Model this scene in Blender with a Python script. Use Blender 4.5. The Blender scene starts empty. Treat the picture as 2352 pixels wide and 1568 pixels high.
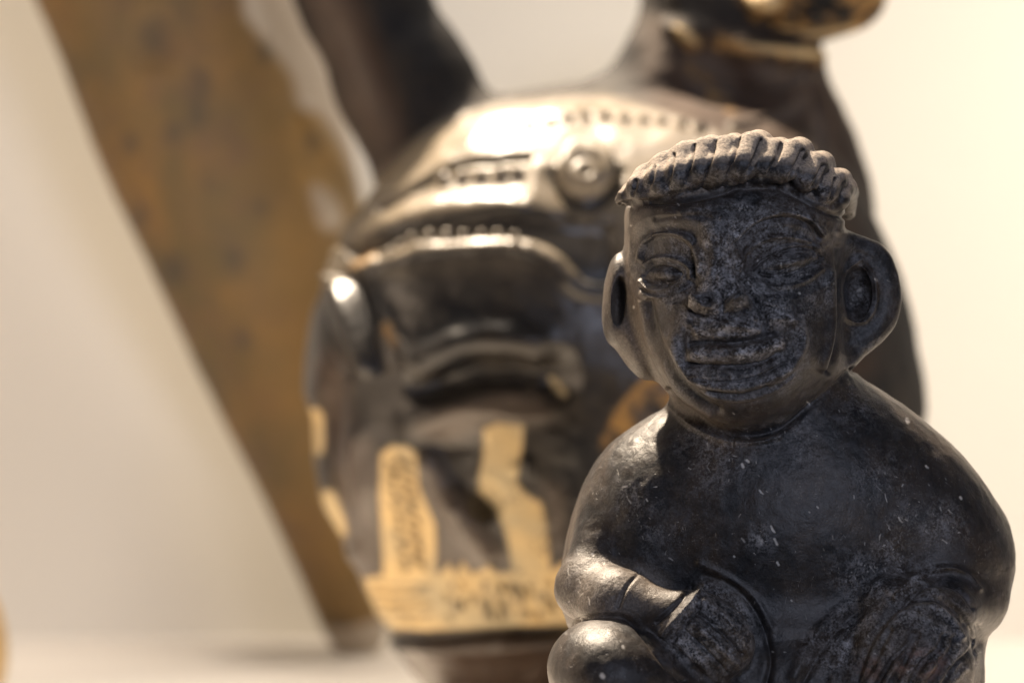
import bpy, math, time
import numpy as np
from mathutils import Vector

T0 = time.time()
C = bpy.context.scene.collection
SC = bpy.context.scene
f32 = np.float32

# ------------------------------------------------------------------ camera, world, lamps, exposure
FPX = 5512.0                      # focal length in drawing units (frame 2352 units wide)
D0 = 0.32                         # metres from the lens to the small figurine
K0 = D0 / FPX                     # metres per drawing unit at the figurine
FLOOR_Z = -0.0785
cam_d = bpy.data.cameras.new('camera')
cam = bpy.data.objects.new('camera', cam_d); C.objects.link(cam)
cam.location = (0, -D0, 0); cam.rotation_euler = (math.radians(90), 0, 0)
cam_d.sensor_width = 36.0
cam_d.lens = 36.0 * FPX / 2352.0
cam_d.clip_start = 0.01; cam_d.clip_end = 20
cam_d.dof.use_dof = True
cam_d.dof.focus_distance = D0 - 0.013
cam_d.dof.aperture_fstop = 15.0
SC.camera = cam

W = bpy.data.worlds.new('World'); SC.world = W; W.use_nodes = True
W.node_tree.nodes['Background'].inputs[0].default_value = (0.75, 0.82, 1.0, 1)
W.node_tree.nodes['Background'].inputs[1].default_value = 0.04
SC.view_settings.view_transform = 'Standard'
SC.view_settings.look = 'None'
SC.view_settings.exposure = 0.24
SC.view_settings.gamma = 1.0

def aim(o, loc, at):
    o.location = loc
    o.rotation_euler = (Vector(at) - Vector(loc)).to_track_quat('-Z', 'Y').to_euler()

def spot(name, loc, at, watts, col, size, angle=50, blend=0.4):
    l = bpy.data.lights.new(name, 'SPOT'); l.energy = watts; l.color = col
    l.shadow_soft_size = size; l.spot_size = math.radians(angle); l.spot_blend = blend
    o = bpy.data.objects.new(name, l); C.objects.link(o); aim(o, loc, at); return o

def area(name, loc, at, watts, col, sx, sy):
    l = bpy.data.lights.new(name, 'AREA'); l.shape = 'RECTANGLE'; l.size = sx; l.size_y = sy
    l.energy = watts; l.color = col
    o = bpy.data.objects.new(name, l); C.objects.link(o); aim(o, loc, at); return o

WARM = (1.0, 0.82, 0.62)
spot('display_spot', (-0.12, 0.29, 0.47), (0.02, 0.03, 0.0), 54.0, WARM, 0.012, 42, 0.6)
spot('floor_fill_spot', (-0.22, 0.12, 0.46), (-0.13, 0.205, -0.08), 6.5, (1.0, 0.86, 0.70), 0.02, 25, 1.0)  # unseen lamp added to brighten the floor at the left
spot('wall_washer', (0.27, 0.13, 0.13), (0.16, 0.315, -0.01), 2.0, (1.0, 0.88, 0.72), 0.03, 120, 1.0)
area('case_strip_light', (-0.02, 0.20, 0.42), (0.0, 0.06, 0.0), 1.5, (1.0, 0.86, 0.71), 0.40, 0.06)
area('side_bounce_fill', (-0.36, 0.03, 0.04), (0.02, 0.0, 0.0), 0.42, (1.0, 0.76, 0.55), 0.08, 0.20)  # unseen lamp added as warm bounce on the figurine's left side
area('room_window', (0.20, -0.70, 0.17), (0.05, 0.0, 0.0), 2.1, (0.74, 0.79, 1.0), 0.18, 0.18)

# ------------------------------------------------------------------ objects and tags
def tag(o, label=None, cat=None, group=None, kind=None):
    if label: o['label'] = label
    if cat: o['category'] = cat
    if group: o['group'] = group
    if kind: o['kind'] = kind
    return o

def empty(name, loc):
    o = bpy.data.objects.new(name, None); C.objects.link(o); o.location = loc
    o.empty_display_size = 0.01
    return o

def mesh_np(name, V, F, mat, parent=None, normals=None, attrs=None, smooth=True, link=True):
    """V (n,3) metres in world space (parent origin removed), F (m,k) indices."""
    V = np.asarray(V, dtype=f32)
    if parent is not None:
        V = V - np.array(parent['_org'], dtype=f32)
    F = np.asarray(F, dtype=np.int32)
    me = bpy.data.meshes.new(name)
    n, m, k = len(V), len(F), F.shape[1]
    me.vertices.add(n); me.loops.add(m * k); me.polygons.add(m)
    me.vertices.foreach_set('co', V.ravel())
    me.loops.foreach_set('vertex_index', F.ravel())
    me.polygons.foreach_set('loop_start', np.arange(0, m * k, k, dtype=np.int32))
    me.polygons.foreach_set('loop_total', np.full(m, k, dtype=np.int32))
    me.update(calc_edges=True)
    me.polygons.foreach_set('use_smooth', np.full(m, smooth, dtype=bool))
    if attrs:
        for an, av in attrs.items():
            a = me.attributes.new(an, 'FLOAT', 'POINT')
            a.data.foreach_set('value', np.asarray(av, dtype=f32))
    if normals is not None:
        me.normals_split_custom_set_from_vertices(np.asarray(normals, dtype=f32).tolist())
    if mat: me.materials.append(mat)
    o = bpy.data.objects.new(name, me)
    if link: C.objects.link(o)
    if parent is not None: o.parent = parent['_obj']
    return o

# ------------------------------------------------------------------ implicit sculpting
# Sculpting space: x = drawing units to the right, y = depth away from the lens, z = drawing units UP (-v)
def smooth_poly(pts, closed=True, n=8):
    P = np.array(pts, float); m = len(P); out = []
    rng = range(m) if closed else range(m - 1)
    for i in rng:
        if closed: p0, p1, p2, p3 = P[(i-1) % m], P[i], P[(i+1) % m], P[(i+2) % m]
        else: p0, p1, p2, p3 = P[max(i-1, 0)], P[i], P[i+1], P[min(i+2, m-1)]
        for t in np.linspace(0, 1, n, endpoint=False):
            out.append(0.5*((2*p1)+(-p0+p2)*t+(2*p0-5*p1+4*p2-p3)*t*t+(-p0+3*p1-3*p2+p3)*t**3))
    if not closed: out.append(P[-1])
    return np.array(out)

def dist_poly(px, pz, poly, closed=True):
    """unsigned distance to polyline; signed (negative inside) when closed"""
    px = px.astype(f32); pz = pz.astype(f32)
    d = np.full(px.shape, 1e12, f32); inside = np.zeros(px.shape, bool)
    m = len(poly)
    for i in range(m if closed else m - 1):
        a = poly[i]; b = poly[(i+1) % m]
        ex, ez = b[0]-a[0], b[1]-a[1]
        L = ex*ex+ez*ez + 1e-9
        wx, wz = px-a[0], pz-a[1]
        t = np.clip((wx*ex+wz*ez)/L, 0, 1)
        dd = (wx-t*ex)**2+(wz-t*ez)**2
        d = np.minimum(d, dd)
        if closed:
            c = ((a[1] > pz) != (b[1] > pz))
            if ez != 0:
                inside ^= c & (px < ex*(pz-a[1])/ez + a[0])
    d = np.sqrt(d)
    return np.where(inside, -d, d) if closed else d

FD = [FPX, FPX]      # distance of the sculpting plane, in drawing units
def at(u, v, y, r=None):
    q = 1+y/FD[0]
    return (1176+(u-1176)*q, 784+(v-784)*q, y)

class Field:
    def __init__(s, lo, hi, cell):
        s.lo = np.array(lo, float); s.cell = cell
        s.n = np.ceil((np.array(hi)-s.lo)/cell).astype(int)+1
        s.g = [(s.lo[i]+cell*np.arange(s.n[i])).astype(f32) for i in range(3)]
        s.v = np.full(tuple(s.n), 400.0, f32)
    def box(s, lo, hi):
        a = np.clip(((np.array(lo)-s.lo)/s.cell).astype(int), 0, s.n)
        b = np.clip(((np.array(hi)-s.lo)/s.cell).astype(int)+2, 0, s.n)
        sl = tuple(slice(a[i], b[i]) for i in range(3))
        X, Y, Z = (s.g[0][sl[0]][:, None, None], s.g[1][sl[1]][None, :, None], s.g[2][sl[2]][None, None, :])
        return sl, X, Y, Z
    def comb(s, sl, d, k, mode):
        v = s.v[sl]
        if mode == 'sub':
            h = np.clip(0.5-0.5*(v+d)/k, 0, 1)
            s.v[sl] = v*(1-h) - d*h + k*h*(1-h)
        else:
            h = np.clip(0.5+0.5*(v-d)/k, 0, 1)
            s.v[sl] = v*(1-h) + d*h - k*h*(1-h)
    def ell(s, c, r, k=20, rot=None, mode='add'):
        q = 1+c[2]/FD[0]; c = at(*c); r = (r[0]*q, r[1]*q, r[2])
        c = np.array([c[0], c[2], -c[1]], float); r = np.array([r[0], r[2], r[1]], float)
        m = max(r)+k*1.5+8
        sl, X, Y, Z = s.box(c-m, c+m)
        x, y, z = X-f32(c[0]), Y-f32(c[1]), Z-f32(c[2])
        if rot is not None:                 # rot = (roll in the picture plane, turn about the upright), degrees
            a = math.radians(rot[0]); ca, sa = f32(math.cos(a)), f32(math.sin(a))
            x, z = x*ca+z*sa, -x*sa+z*ca
            if len(rot) > 1:
                b = math.radians(rot[1]); cb, sb = f32(math.cos(b)), f32(math.sin(b))
                x, y = x*cb+y*sb, -x*sb+y*cb
        r = r.astype(f32)
        k0 = np.sqrt((x/r[0])**2+(y/r[1])**2+(z/r[2])**2)
        k1 = np.sqrt((x/r[0]**2)**2+(y/r[1]**2)**2+(z/r[2]**2)**2)+1e-6
        s.comb(sl, np.minimum(k0*(k0-1)/k1, 400), f32(k), mode)
    def cap(s, a, b, ra, rb, k=20, mode='add'):
        a = at(*a); b = at(*b)
        a = np.array([a[0], a[2], -a[1]], f32); b = np.array([b[0], b[2], -b[1]], f32)
        m = max(ra, rb)+k*1.5+8
        sl, X, Y, Z = s.box(np.minimum(a, b)-m, np.maximum(a, b)+m)
        e = b-a; L = float(e@e)+1e-6
        x, y, z = X-a[0], Y-a[1], Z-a[2]
        t = np.clip((x*e[0]+y*e[1]+z*e[2])/f32(L), 0, 1)
        d = np.sqrt((x-t*e[0])**2+(y-t*e[1])**2+(z-t*e[2])**2) - (f32(ra)+t*f32(rb-ra))
        s.comb(sl, d, f32(k), mode)
    def path(s, pts, rs, k=20, mode='add'):
        for i in range(len(pts)-1): s.cap(pts[i], pts[i+1], rs[i], rs[i+1], k, mode)
    def puff(s, pts, R, H, y0, k=20, smooth=True, tilt=(0, 0), mode='add', Hb=None):
        """an outline given a rounded thickness: H to the front, Hb to the back"""
        P = np.array([(at(u, v, y0)[0], -at(u, v, y0)[1]) for u, v in pts], float)
        c = P.mean(0)
        poly = smooth_poly(P, True, 5) if smooth else P
        lo, hi = poly.min(0), poly.max(0); m = k*1.5+8; Hm = max(H, Hb or H)
        ty = abs(tilt[0])*(hi[0]-lo[0])+abs(tilt[1])*(hi[1]-lo[1])
        sl, X, Y, Z = s.box((lo[0]-m, y0-Hm-m-ty, lo[1]-m), (hi[0]+m, y0+Hm+m+ty, hi[1]+m))
        X2 = np.broadcast_to(X[:, 0, :], (X.shape[0], Z.shape[2])); Z2 = np.broadcast_to(Z[0, 0, :][None, :], X2.shape)
        d2 = dist_poly(X2, Z2, poly)
        a = np.maximum(0, 1+d2/R)[:, None, :]
        yy = Y-f32(y0)-f32(tilt[0])*(X-f32(c[0]))-f32(tilt[1])*(Z-f32(c[1]))
        hh = np.where(yy > 0, f32(Hb or H), f32(H))
        d = (np.sqrt(a*a+(yy/hh)**2)-1)*f32(min(R, H))
        s.comb(sl, d.astype(f32), f32(k), mode)

    def surf(s, u, v, dy=0):
        """depth of the front surface seen at picture point (u, v)"""
        y = 0.0
        for _ in range(4):
            x_, v_, _y = at(u, v, y)
            i = int(np.clip(round((x_-s.lo[0])/s.cell), 0, s.n[0]-1)); k = int(np.clip(round((-v_-s.lo[2])/s.cell), 0, s.n[2]-1))
            j = np.nonzero(s.v[i, :, k] < 0)[0]
            if not len(j): return 0.0
            y = float(s.g[1][j[0]])
        return y+dy

    def mesh(s):
        v = s.v; ins = v < 0
        nx, ny, nz = v.shape
        cnt = np.zeros((nx-1, ny-1, nz-1), np.int8)
        for i in (0, 1):
            for j in (0, 1):
                for k in (0, 1):
                    cnt += ins[i:nx-1+i, j:ny-1+j, k:nz-1+k]
        act = (cnt > 0) & (cnt < 8)
        I = np.argwhere(act); n = len(I)
        idx = np.full(act.shape, -1, np.int32); idx[act] = np.arange(n)
        corn = [(i, j, k) for i in (0, 1) for j in (0, 1) for k in (0, 1)]
        cv = {c: v[I[:, 0]+c[0], I[:, 1]+c[1], I[:, 2]+c[2]] for c in corn}
        acc = np.zeros((n, 3)); w = np.zeros(n)
        for c in corn:
            for ax in range(3):
                if c[ax] == 0:
                    d = list(c); d[ax] = 1; d = tuple(d)
                    a, b = cv[c], cv[d]; x = (a < 0) != (b < 0)
                    t = np.where(x, a/(a-b+1e-20), 0)
                    p = np.zeros((n, 3)); p[:] = c; p[:, ax] = t
                    acc += p*x[:, None]; w += x
        V = (I + acc/w[:, None])*s.cell + s.lo
        F = []
        A = ins[:-1, 1:-1, 1:-1]; B = ins[1:, 1:-1, 1:-1]
        def quads(E, offs, flip):
            P = np.argwhere(E != 0)
            if not len(P): return
            q = np.stack([idx[P[:, 0]+o[0], P[:, 1]+o[1], P[:, 2]+o[2]] for o in offs], 1)
            sgn = E[tuple(P.T)] > 0
            if flip: sgn = ~sgn
            q = np.where(sgn[:, None], q, q[:, ::-1]); F.append(q)
        si = ins.astype(np.int8)
        quads((si[:-1, 1:-1, 1:-1]-si[1:, 1:-1, 1:-1]), [(0, 0, 0), (0, 1, 0), (0, 1, 1), (0, 0, 1)], False)
        quads((si[1:-1, :-1, 1:-1]-si[1:-1, 1:, 1:-1]), [(0, 0, 0), (1, 0, 0), (1, 0, 1), (0, 0, 1)], True)
        quads((si[1:-1, 1:-1, :-1]-si[1:-1, 1:-1, 1:]), [(0, 0, 0), (1, 0, 0), (1, 1, 0), (0, 1, 0)], False)
        F = np.concatenate(F)
        F = F[(F >= 0).all(1)]
        return V, F

def relax(V, F, it=2, lam=0.5):
    e = np.concatenate([F[:, [i, (i+1) % 4]] for i in range(4)])
    a, b = e[:, 0], e[:, 1]; n = len(V)
    deg = np.bincount(a, minlength=n)+np.bincount(b, minlength=n)
    for _ in range(it):
        for l in (lam, -lam*1.02):
            S = np.zeros_like(V)
            for c in range(3):
                S[:, c] = np.bincount(a, V[b, c], n)+np.bincount(b, V[a, c], n)
            V = V + l*(S/np.maximum(deg, 1)[:, None]-V)
    return V

def subdivide(V, F):
    """linear split of every quad into four, then a light relax keeps it round"""
    n = len(V)
    e = np.concatenate([F[:, [i, (i+1) % 4]] for i in range(4)])
    es = np.sort(e, 1); key = es[:, 0].astype(np.int64)*n+es[:, 1]
    u, inv = np.unique(key, return_inverse=True); inv = inv.ravel()
    ea, eb = u//n, u % n
    em = n+inv.reshape(4, -1).T
    fc = n+len(u)+np.arange(len(F))
    V2 = np.concatenate([V, 0.5*(V[ea]+V[eb]), V[F].mean(1)])
    F2 = np.concatenate([np.stack([F[:, i], em[:, i], fc, em[:, (i-1) % 4]], 1) for i in range(4)])
    return V2, F2

def vnormals(V, F):
    fn = np.cross(V[F[:, 2]]-V[F[:, 0]], V[F[:, 3]]-V[F[:, 1]])
    N = np.zeros_like(V)
    for c in range(3):
        for i in range(4): N[:, c] += np.bincount(F[:, i], fn[:, c], len(V))
    return N/(np.linalg.norm(N, axis=1)[:, None]+1e-12)

def hash_noise(P, scale, seed=0):
    """smooth value noise in numpy"""
    Q = P*scale+seed*17.13; I = np.floor(Q).astype(np.int64); f = Q-I; f = f*f*(3-2*f)
    def h(i, j, k):
        x = (i*374761393+j*668265263+k*2147483647+seed*1274126177) & 0xffffffff
        x = ((x ^ (x >> 13))*1274126177) & 0xffffffff
        return ((x ^ (x >> 16)) & 0xffff)/65535.0
    r = 0
    for i in (0, 1):
        for j in (0, 1):
            for k in (0, 1):
                w = (f[:, 0] if i else 1-f[:, 0])*(f[:, 1] if j else 1-f[:, 1])*(f[:, 2] if k else 1-f[:, 2])
                r = r+w*h(I[:, 0]+i, I[:, 1]+j, I[:, 2]+k)
    return r*2-1

class Sculpt:
    """relief strokes worked into a mesh; picture coordinates of each point are those it has from the front"""
    def __init__(s, V, F, dref, kscale):
        s.V, s.F, s.d, s.k = V, F, dref, kscale
        s.refresh()
    def refresh(s):
        s.N = vnormals(s.V, s.F)
        dep = s.d+s.V[:, 1]*s.k
        x = (s.V[:, 0]-1176)*s.k; z = (s.V[:, 2]+784)*s.k
        s.U = 1176+FPX*x/dep; s.Vv = 784-FPX*z/dep
        s.front = np.clip((-s.N[:, 1]+0.12)/0.3, 0, 1)
        s.disp = np.zeros(len(s.V)); s.gain = getattr(s, 'gain', 1.0)
    def near(s, P, w, ymax=None):
        lo, hi = P.min(0)-w, P.max(0)+w
        m = (s.U > lo[0]) & (s.U < hi[0]) & (s.Vv > lo[1]) & (s.Vv < hi[1]) & (s.front > 0)
        if ymax is not None: m &= s.V[:, 1] < ymax
        return np.nonzero(m)[0]
    def stroke(s, pts, w, h, closed=False, n=6, taper=False, ymax=None, sharp=1.0):
        P = smooth_poly(pts, closed, n)
        if closed: P = np.vstack([P, P[:1]])
        i = s.near(P, 3*w, ymax)
        if not len(i): return
        d = dist_poly(s.U[i], s.Vv[i], P, False)
        s.disp[i] += s.gain*h*np.exp(-np.power(d/w, 2*sharp))*s.front[i]
    def fill(s, pts, h, soft=8, ymax=None, smooth=True):
        P = smooth_poly(pts, True, 6) if smooth else np.array(pts, float)
        i = s.near(P, soft, ymax)
        if not len(i): return
        d = dist_poly(s.U[i], s.Vv[i], P)
        s.disp[i] += s.gain*h*np.clip(0.5-d/soft, 0, 1)*s.front[i]
    def dome(s, c, r, h, rot=0, ymax=None, p=1.0):
        a = math.radians(rot); i = s.near(np.array([[c[0]-max(r), c[1]-max(r)], [c[0]+max(r), c[1]+max(r)]]), 2, ymax)
        x = s.U[i]-c[0]; y = s.Vv[i]-c[1]
        X = (x*math.cos(a)+y*math.sin(a))/r[0]; Y = (-x*math.sin(a)+y*math.cos(a))/r[1]
        q = np.clip(1-X*X-Y*Y, 0, 1)
        s.disp[i] += s.gain*h*(q*q*(3-2*q))**p*s.front[i]
    def apply(s):
        s.total = getattr(s, 'total', 0)+s.disp
        s.V = s.V + s.N*s.disp[:, None]
        s.refresh()
    def world(s):
        W_ = np.empty_like(s.V)
        W_[:, 0] = (s.V[:, 0]-1176)*s.k; W_[:, 1] = s.V[:, 1]*s.k+s.d-D0; W_[:, 2] = (s.V[:, 2]+784)*s.k
        return W_

def split_parts(sc, parent, mat, labels, names, attrs, partlabels=None, under=None):
    """cut one sculpted skin into named parts that share its normals, so that the seams do not show"""
    Wd = sc.world(); N = vnormals(sc.V, sc.F)
    fl = labels[sc.F].max(1)
    objs = []
    for li, nm in enumerate(names):
        sel = sc.F[fl == li]
        if not len(sel): continue
        used, inv = np.unique(sel, return_inverse=True)
        o = mesh_np(nm, Wd[used], inv.reshape(sel.shape), mat, parent, N[used],
                    {a: b[used] for a, b in attrs.items()})
        if partlabels and li in partlabels: o['label'] = partlabels[li]
        objs.append((li, o))
    d = dict(objs)
    for li, up in (under or {}).items():       # a sub-part hangs under its part
        if li in d and up in d: d[li].parent = d[up]
    return [o for _, o in objs]

# ------------------------------------------------------------------ materials
def nt(name):
    m = bpy.data.materials.new(name); m.use_nodes = True
    t = m.node_tree
    return m, t, t.nodes['Principled BSDF']
class NB:
    def __init__(s, t): s.t = t
    def n(s, ty, **kw):
        x = s.t.nodes.new(ty)
        for a, b in kw.items(): setattr(x, a, b)
        return x
    def l(s, a, b): s.t.links.new(a, b)
    def noise(s, vec, scale, detail=4, rough=0.5, dist=0.0):
        x = s.n('ShaderNodeTexNoise'); x.inputs['Scale'].default_value = scale; x.inputs['Detail'].default_value = detail
        x.inputs['Roughness'].default_value = rough; x.inputs['Distortion'].default_value = dist
        s.l(vec, x.inputs['Vector']); return x.outputs[0]
    def ramp(s, fac, a, b, lo=0.0, hi=1.0):
        x = s.n('ShaderNodeMapRange'); x.clamp = True
        x.inputs['From Min'].default_value = a; x.inputs['From Max'].default_value = b
        x.inputs['To Min'].default_value = lo; x.inputs['To Max'].default_value = hi
        s.l(fac, x.inputs['Value']); return x.outputs[0]
    def math(s, op, a, b=None):
        x = s.n('ShaderNodeMath', operation=op)
        for i, q in enumerate((a, b)):
            if q is None: continue
            if isinstance(q, (int, float)): x.inputs[i].default_value = q
            else: s.l(q, x.inputs[i])
        x.use_clamp = False
        return x.outputs[0]
    def mix(s, fac, a, b):
        x = s.n('ShaderNodeMix', data_type='RGBA')
        for q, sock in ((fac, x.inputs[0]), (a, x.inputs[6]), (b, x.inputs[7])):
            if isinstance(q, (int, float)): sock.default_value = q
            elif isinstance(q, tuple): sock.default_value = q+(1,)
            else: s.l(q, sock)
        return x.outputs[2]
    def attr(s, name):
        x = s.n('ShaderNodeAttribute', attribute_name=name); return x.outputs['Fac']
    def coord(s):
        return s.n('ShaderNodeTexCoord').outputs['Object']
    def scaled(s, vec, sx, sy, sz, rot=(0, 0, 0)):
        x = s.n('ShaderNodeMapping'); x.inputs['Scale'].default_value = (sx, sy, sz); x.inputs['Rotation'].default_value = rot
        s.l(vec, x.inputs['Vector']); return x.outputs[0]
    def bump(s, h, strength, dist, normal=None):
        x = s.n('ShaderNodeBump'); x.inputs['Strength'].default_value = strength; x.inputs['Distance'].default_value = dist
        s.l(h, x.inputs['Height'])
        if normal is not None: s.l(normal, x.inputs['Normal'])
        return x.outputs[0]
# ------------------------------------------------------------------ burnished black clay of the small figurine
def clay_figurine():
    m, t, P = nt('burnished_black_clay'); b = NB(t); co = b.coord()
    big = b.noise(co, 160, 5, 0.6, 0.4)
    med = b.noise(co, 700, 6, 0.65, 0.5)
    fine = b.noise(co, 3200, 5, 0.7)
    scr = b.noise(b.scaled(co, 900, 900, 5200, (0.3, 0.5, 0.7)), 1.0, 3, 0.6, 0.3)
    scr2 = b.noise(b.scaled(co, 5200, 900, 900, (0.2, 0.1, -0.5)), 1.0, 3, 0.6, 0.3)
    col = b.mix(b.ramp(big, 0.40, 0.68), (0.009, 0.009, 0.010), (0.030, 0.021, 0.015))
    col = b.mix(b.ramp(med, 0.55, 0.75, 0, 0.5), col, (0.020, 0.020, 0.028))
    wear = b.attr('wear')
    grain = b.ramp(b.math('ADD', b.math('MULTIPLY', med, 0.45), b.math('MULTIPLY', fine, 0.55)), 0.45, 0.60)
    dust = b.math('MULTIPLY', wear, grain)
    col = b.mix(b.math('MULTIPLY', dust, b.ramp(b.noise(co, 420, 3, 0.5, 0.8), 0.35, 0.62, 0.30, 1.0)), col, (0.38, 0.37, 0.375))
    patches = b.ramp(b.math('MULTIPLY', b.ramp(big, 0.5, 0.62), b.ramp(fine, 0.56, 0.66)), 0.25, 0.8, 0, 0.55)
    col = b.mix(patches, col, (0.13, 0.118, 0.10))
    scm = b.math('MULTIPLY', b.ramp(scr, 0.66, 0.74), b.ramp(med, 0.48, 0.58))
    scm2 = b.math('MULTIPLY', b.ramp(scr2, 0.66, 0.74), b.ramp(big, 0.48, 0.58))
    sc_ = b.math('MAXIMUM', scm, scm2)
    col = b.mix(b.math('MULTIPLY', sc_, 0.6), col, (0.19, 0.17, 0.16))
    red = b.math('MULTIPLY', b.attr('red'), b.ramp(med, 0.42, 0.6))
    col = b.mix(b.math('MULTIPLY', b.attr('crust_and_light'), b.ramp(fine, 0.35, 0.6, 0.35, 1)), col, (0.33, 0.27, 0.215))  # crusted hair, plus painted light on lock tops, left cheek and forearm
    col = b.mix(b.math('MULTIPLY', red, 0.6), col, (0.15, 0.075, 0.05))
    col = b.mix(b.ramp(b.attr('scratch'), 0.10, 0.7, 0, 0.9), col, (0.42, 0.40, 0.37))
    b.l(col, P.inputs['Base Color'])
    rg = b.math('ADD', b.ramp(med, 0.3, 0.7, 0.36, 0.50), b.math('MULTIPLY', b.math('MAXIMUM', b.math('MAXIMUM', dust, b.attr('crust_and_light')), b.attr('scratch')), 0.30))
    b.l(rg, P.inputs['Roughness'])
    P.inputs['Specular IOR Level'].default_value = 0.28
    P.inputs['Sheen Weight'].default_value = 0.04; P.inputs['Sheen Roughness'].default_value = 0.45; P.inputs['Sheen Tint'].default_value = (1, 0.85, 0.72, 1)
    h = b.math('ADD', b.math('MULTIPLY', med, 0.7), b.math('MULTIPLY', fine, 0.3))
    h = b.math('SUBTRACT', h, b.math('MULTIPLY', sc_, 0.25))
    nb = b.bump(h, 0.6, 0.00026)
    coarse = b.math('MULTIPLY', b.ramp(b.math('MAXIMUM', wear, b.attr('crust_and_light')), 0.1, 1.0), b.noise(co, 1500, 5, 0.7, 0.6))
    nb = b.bump(coarse, 0.9, 0.00045, nb)
    b.l(nb, P.inputs['Normal'])
    return m

def c1(x, y): return (1364+x*0.475, 266.6+y*0.475)
def c2(x, y): return (1223+x*0.48, 862.4+y*0.48)
def c1s(*a): return [c1(x, y) for x, y in a]
def c2s(*a): return [c2(x, y) for x, y in a]

M_FIG = clay_figurine()

LOCKS = [((146, 405), (165, 345), 30), ((212, 380), (250, 268), 54), ((300, 362), (345, 208), 56), ((394, 340), (442, 158), 54),
         ((484, 312), (540, 118), 47), ((585, 300), (650, 112), 50), ((690, 290), (765, 98), 58), ((800, 280), (870, 125), 44),
         ((885, 300), (965, 130), 52), ((1002, 335), (1070, 195), 50), ((1100, 385), (1160, 275), 47), ((1180, 438), (1192, 318), 40)]

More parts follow.
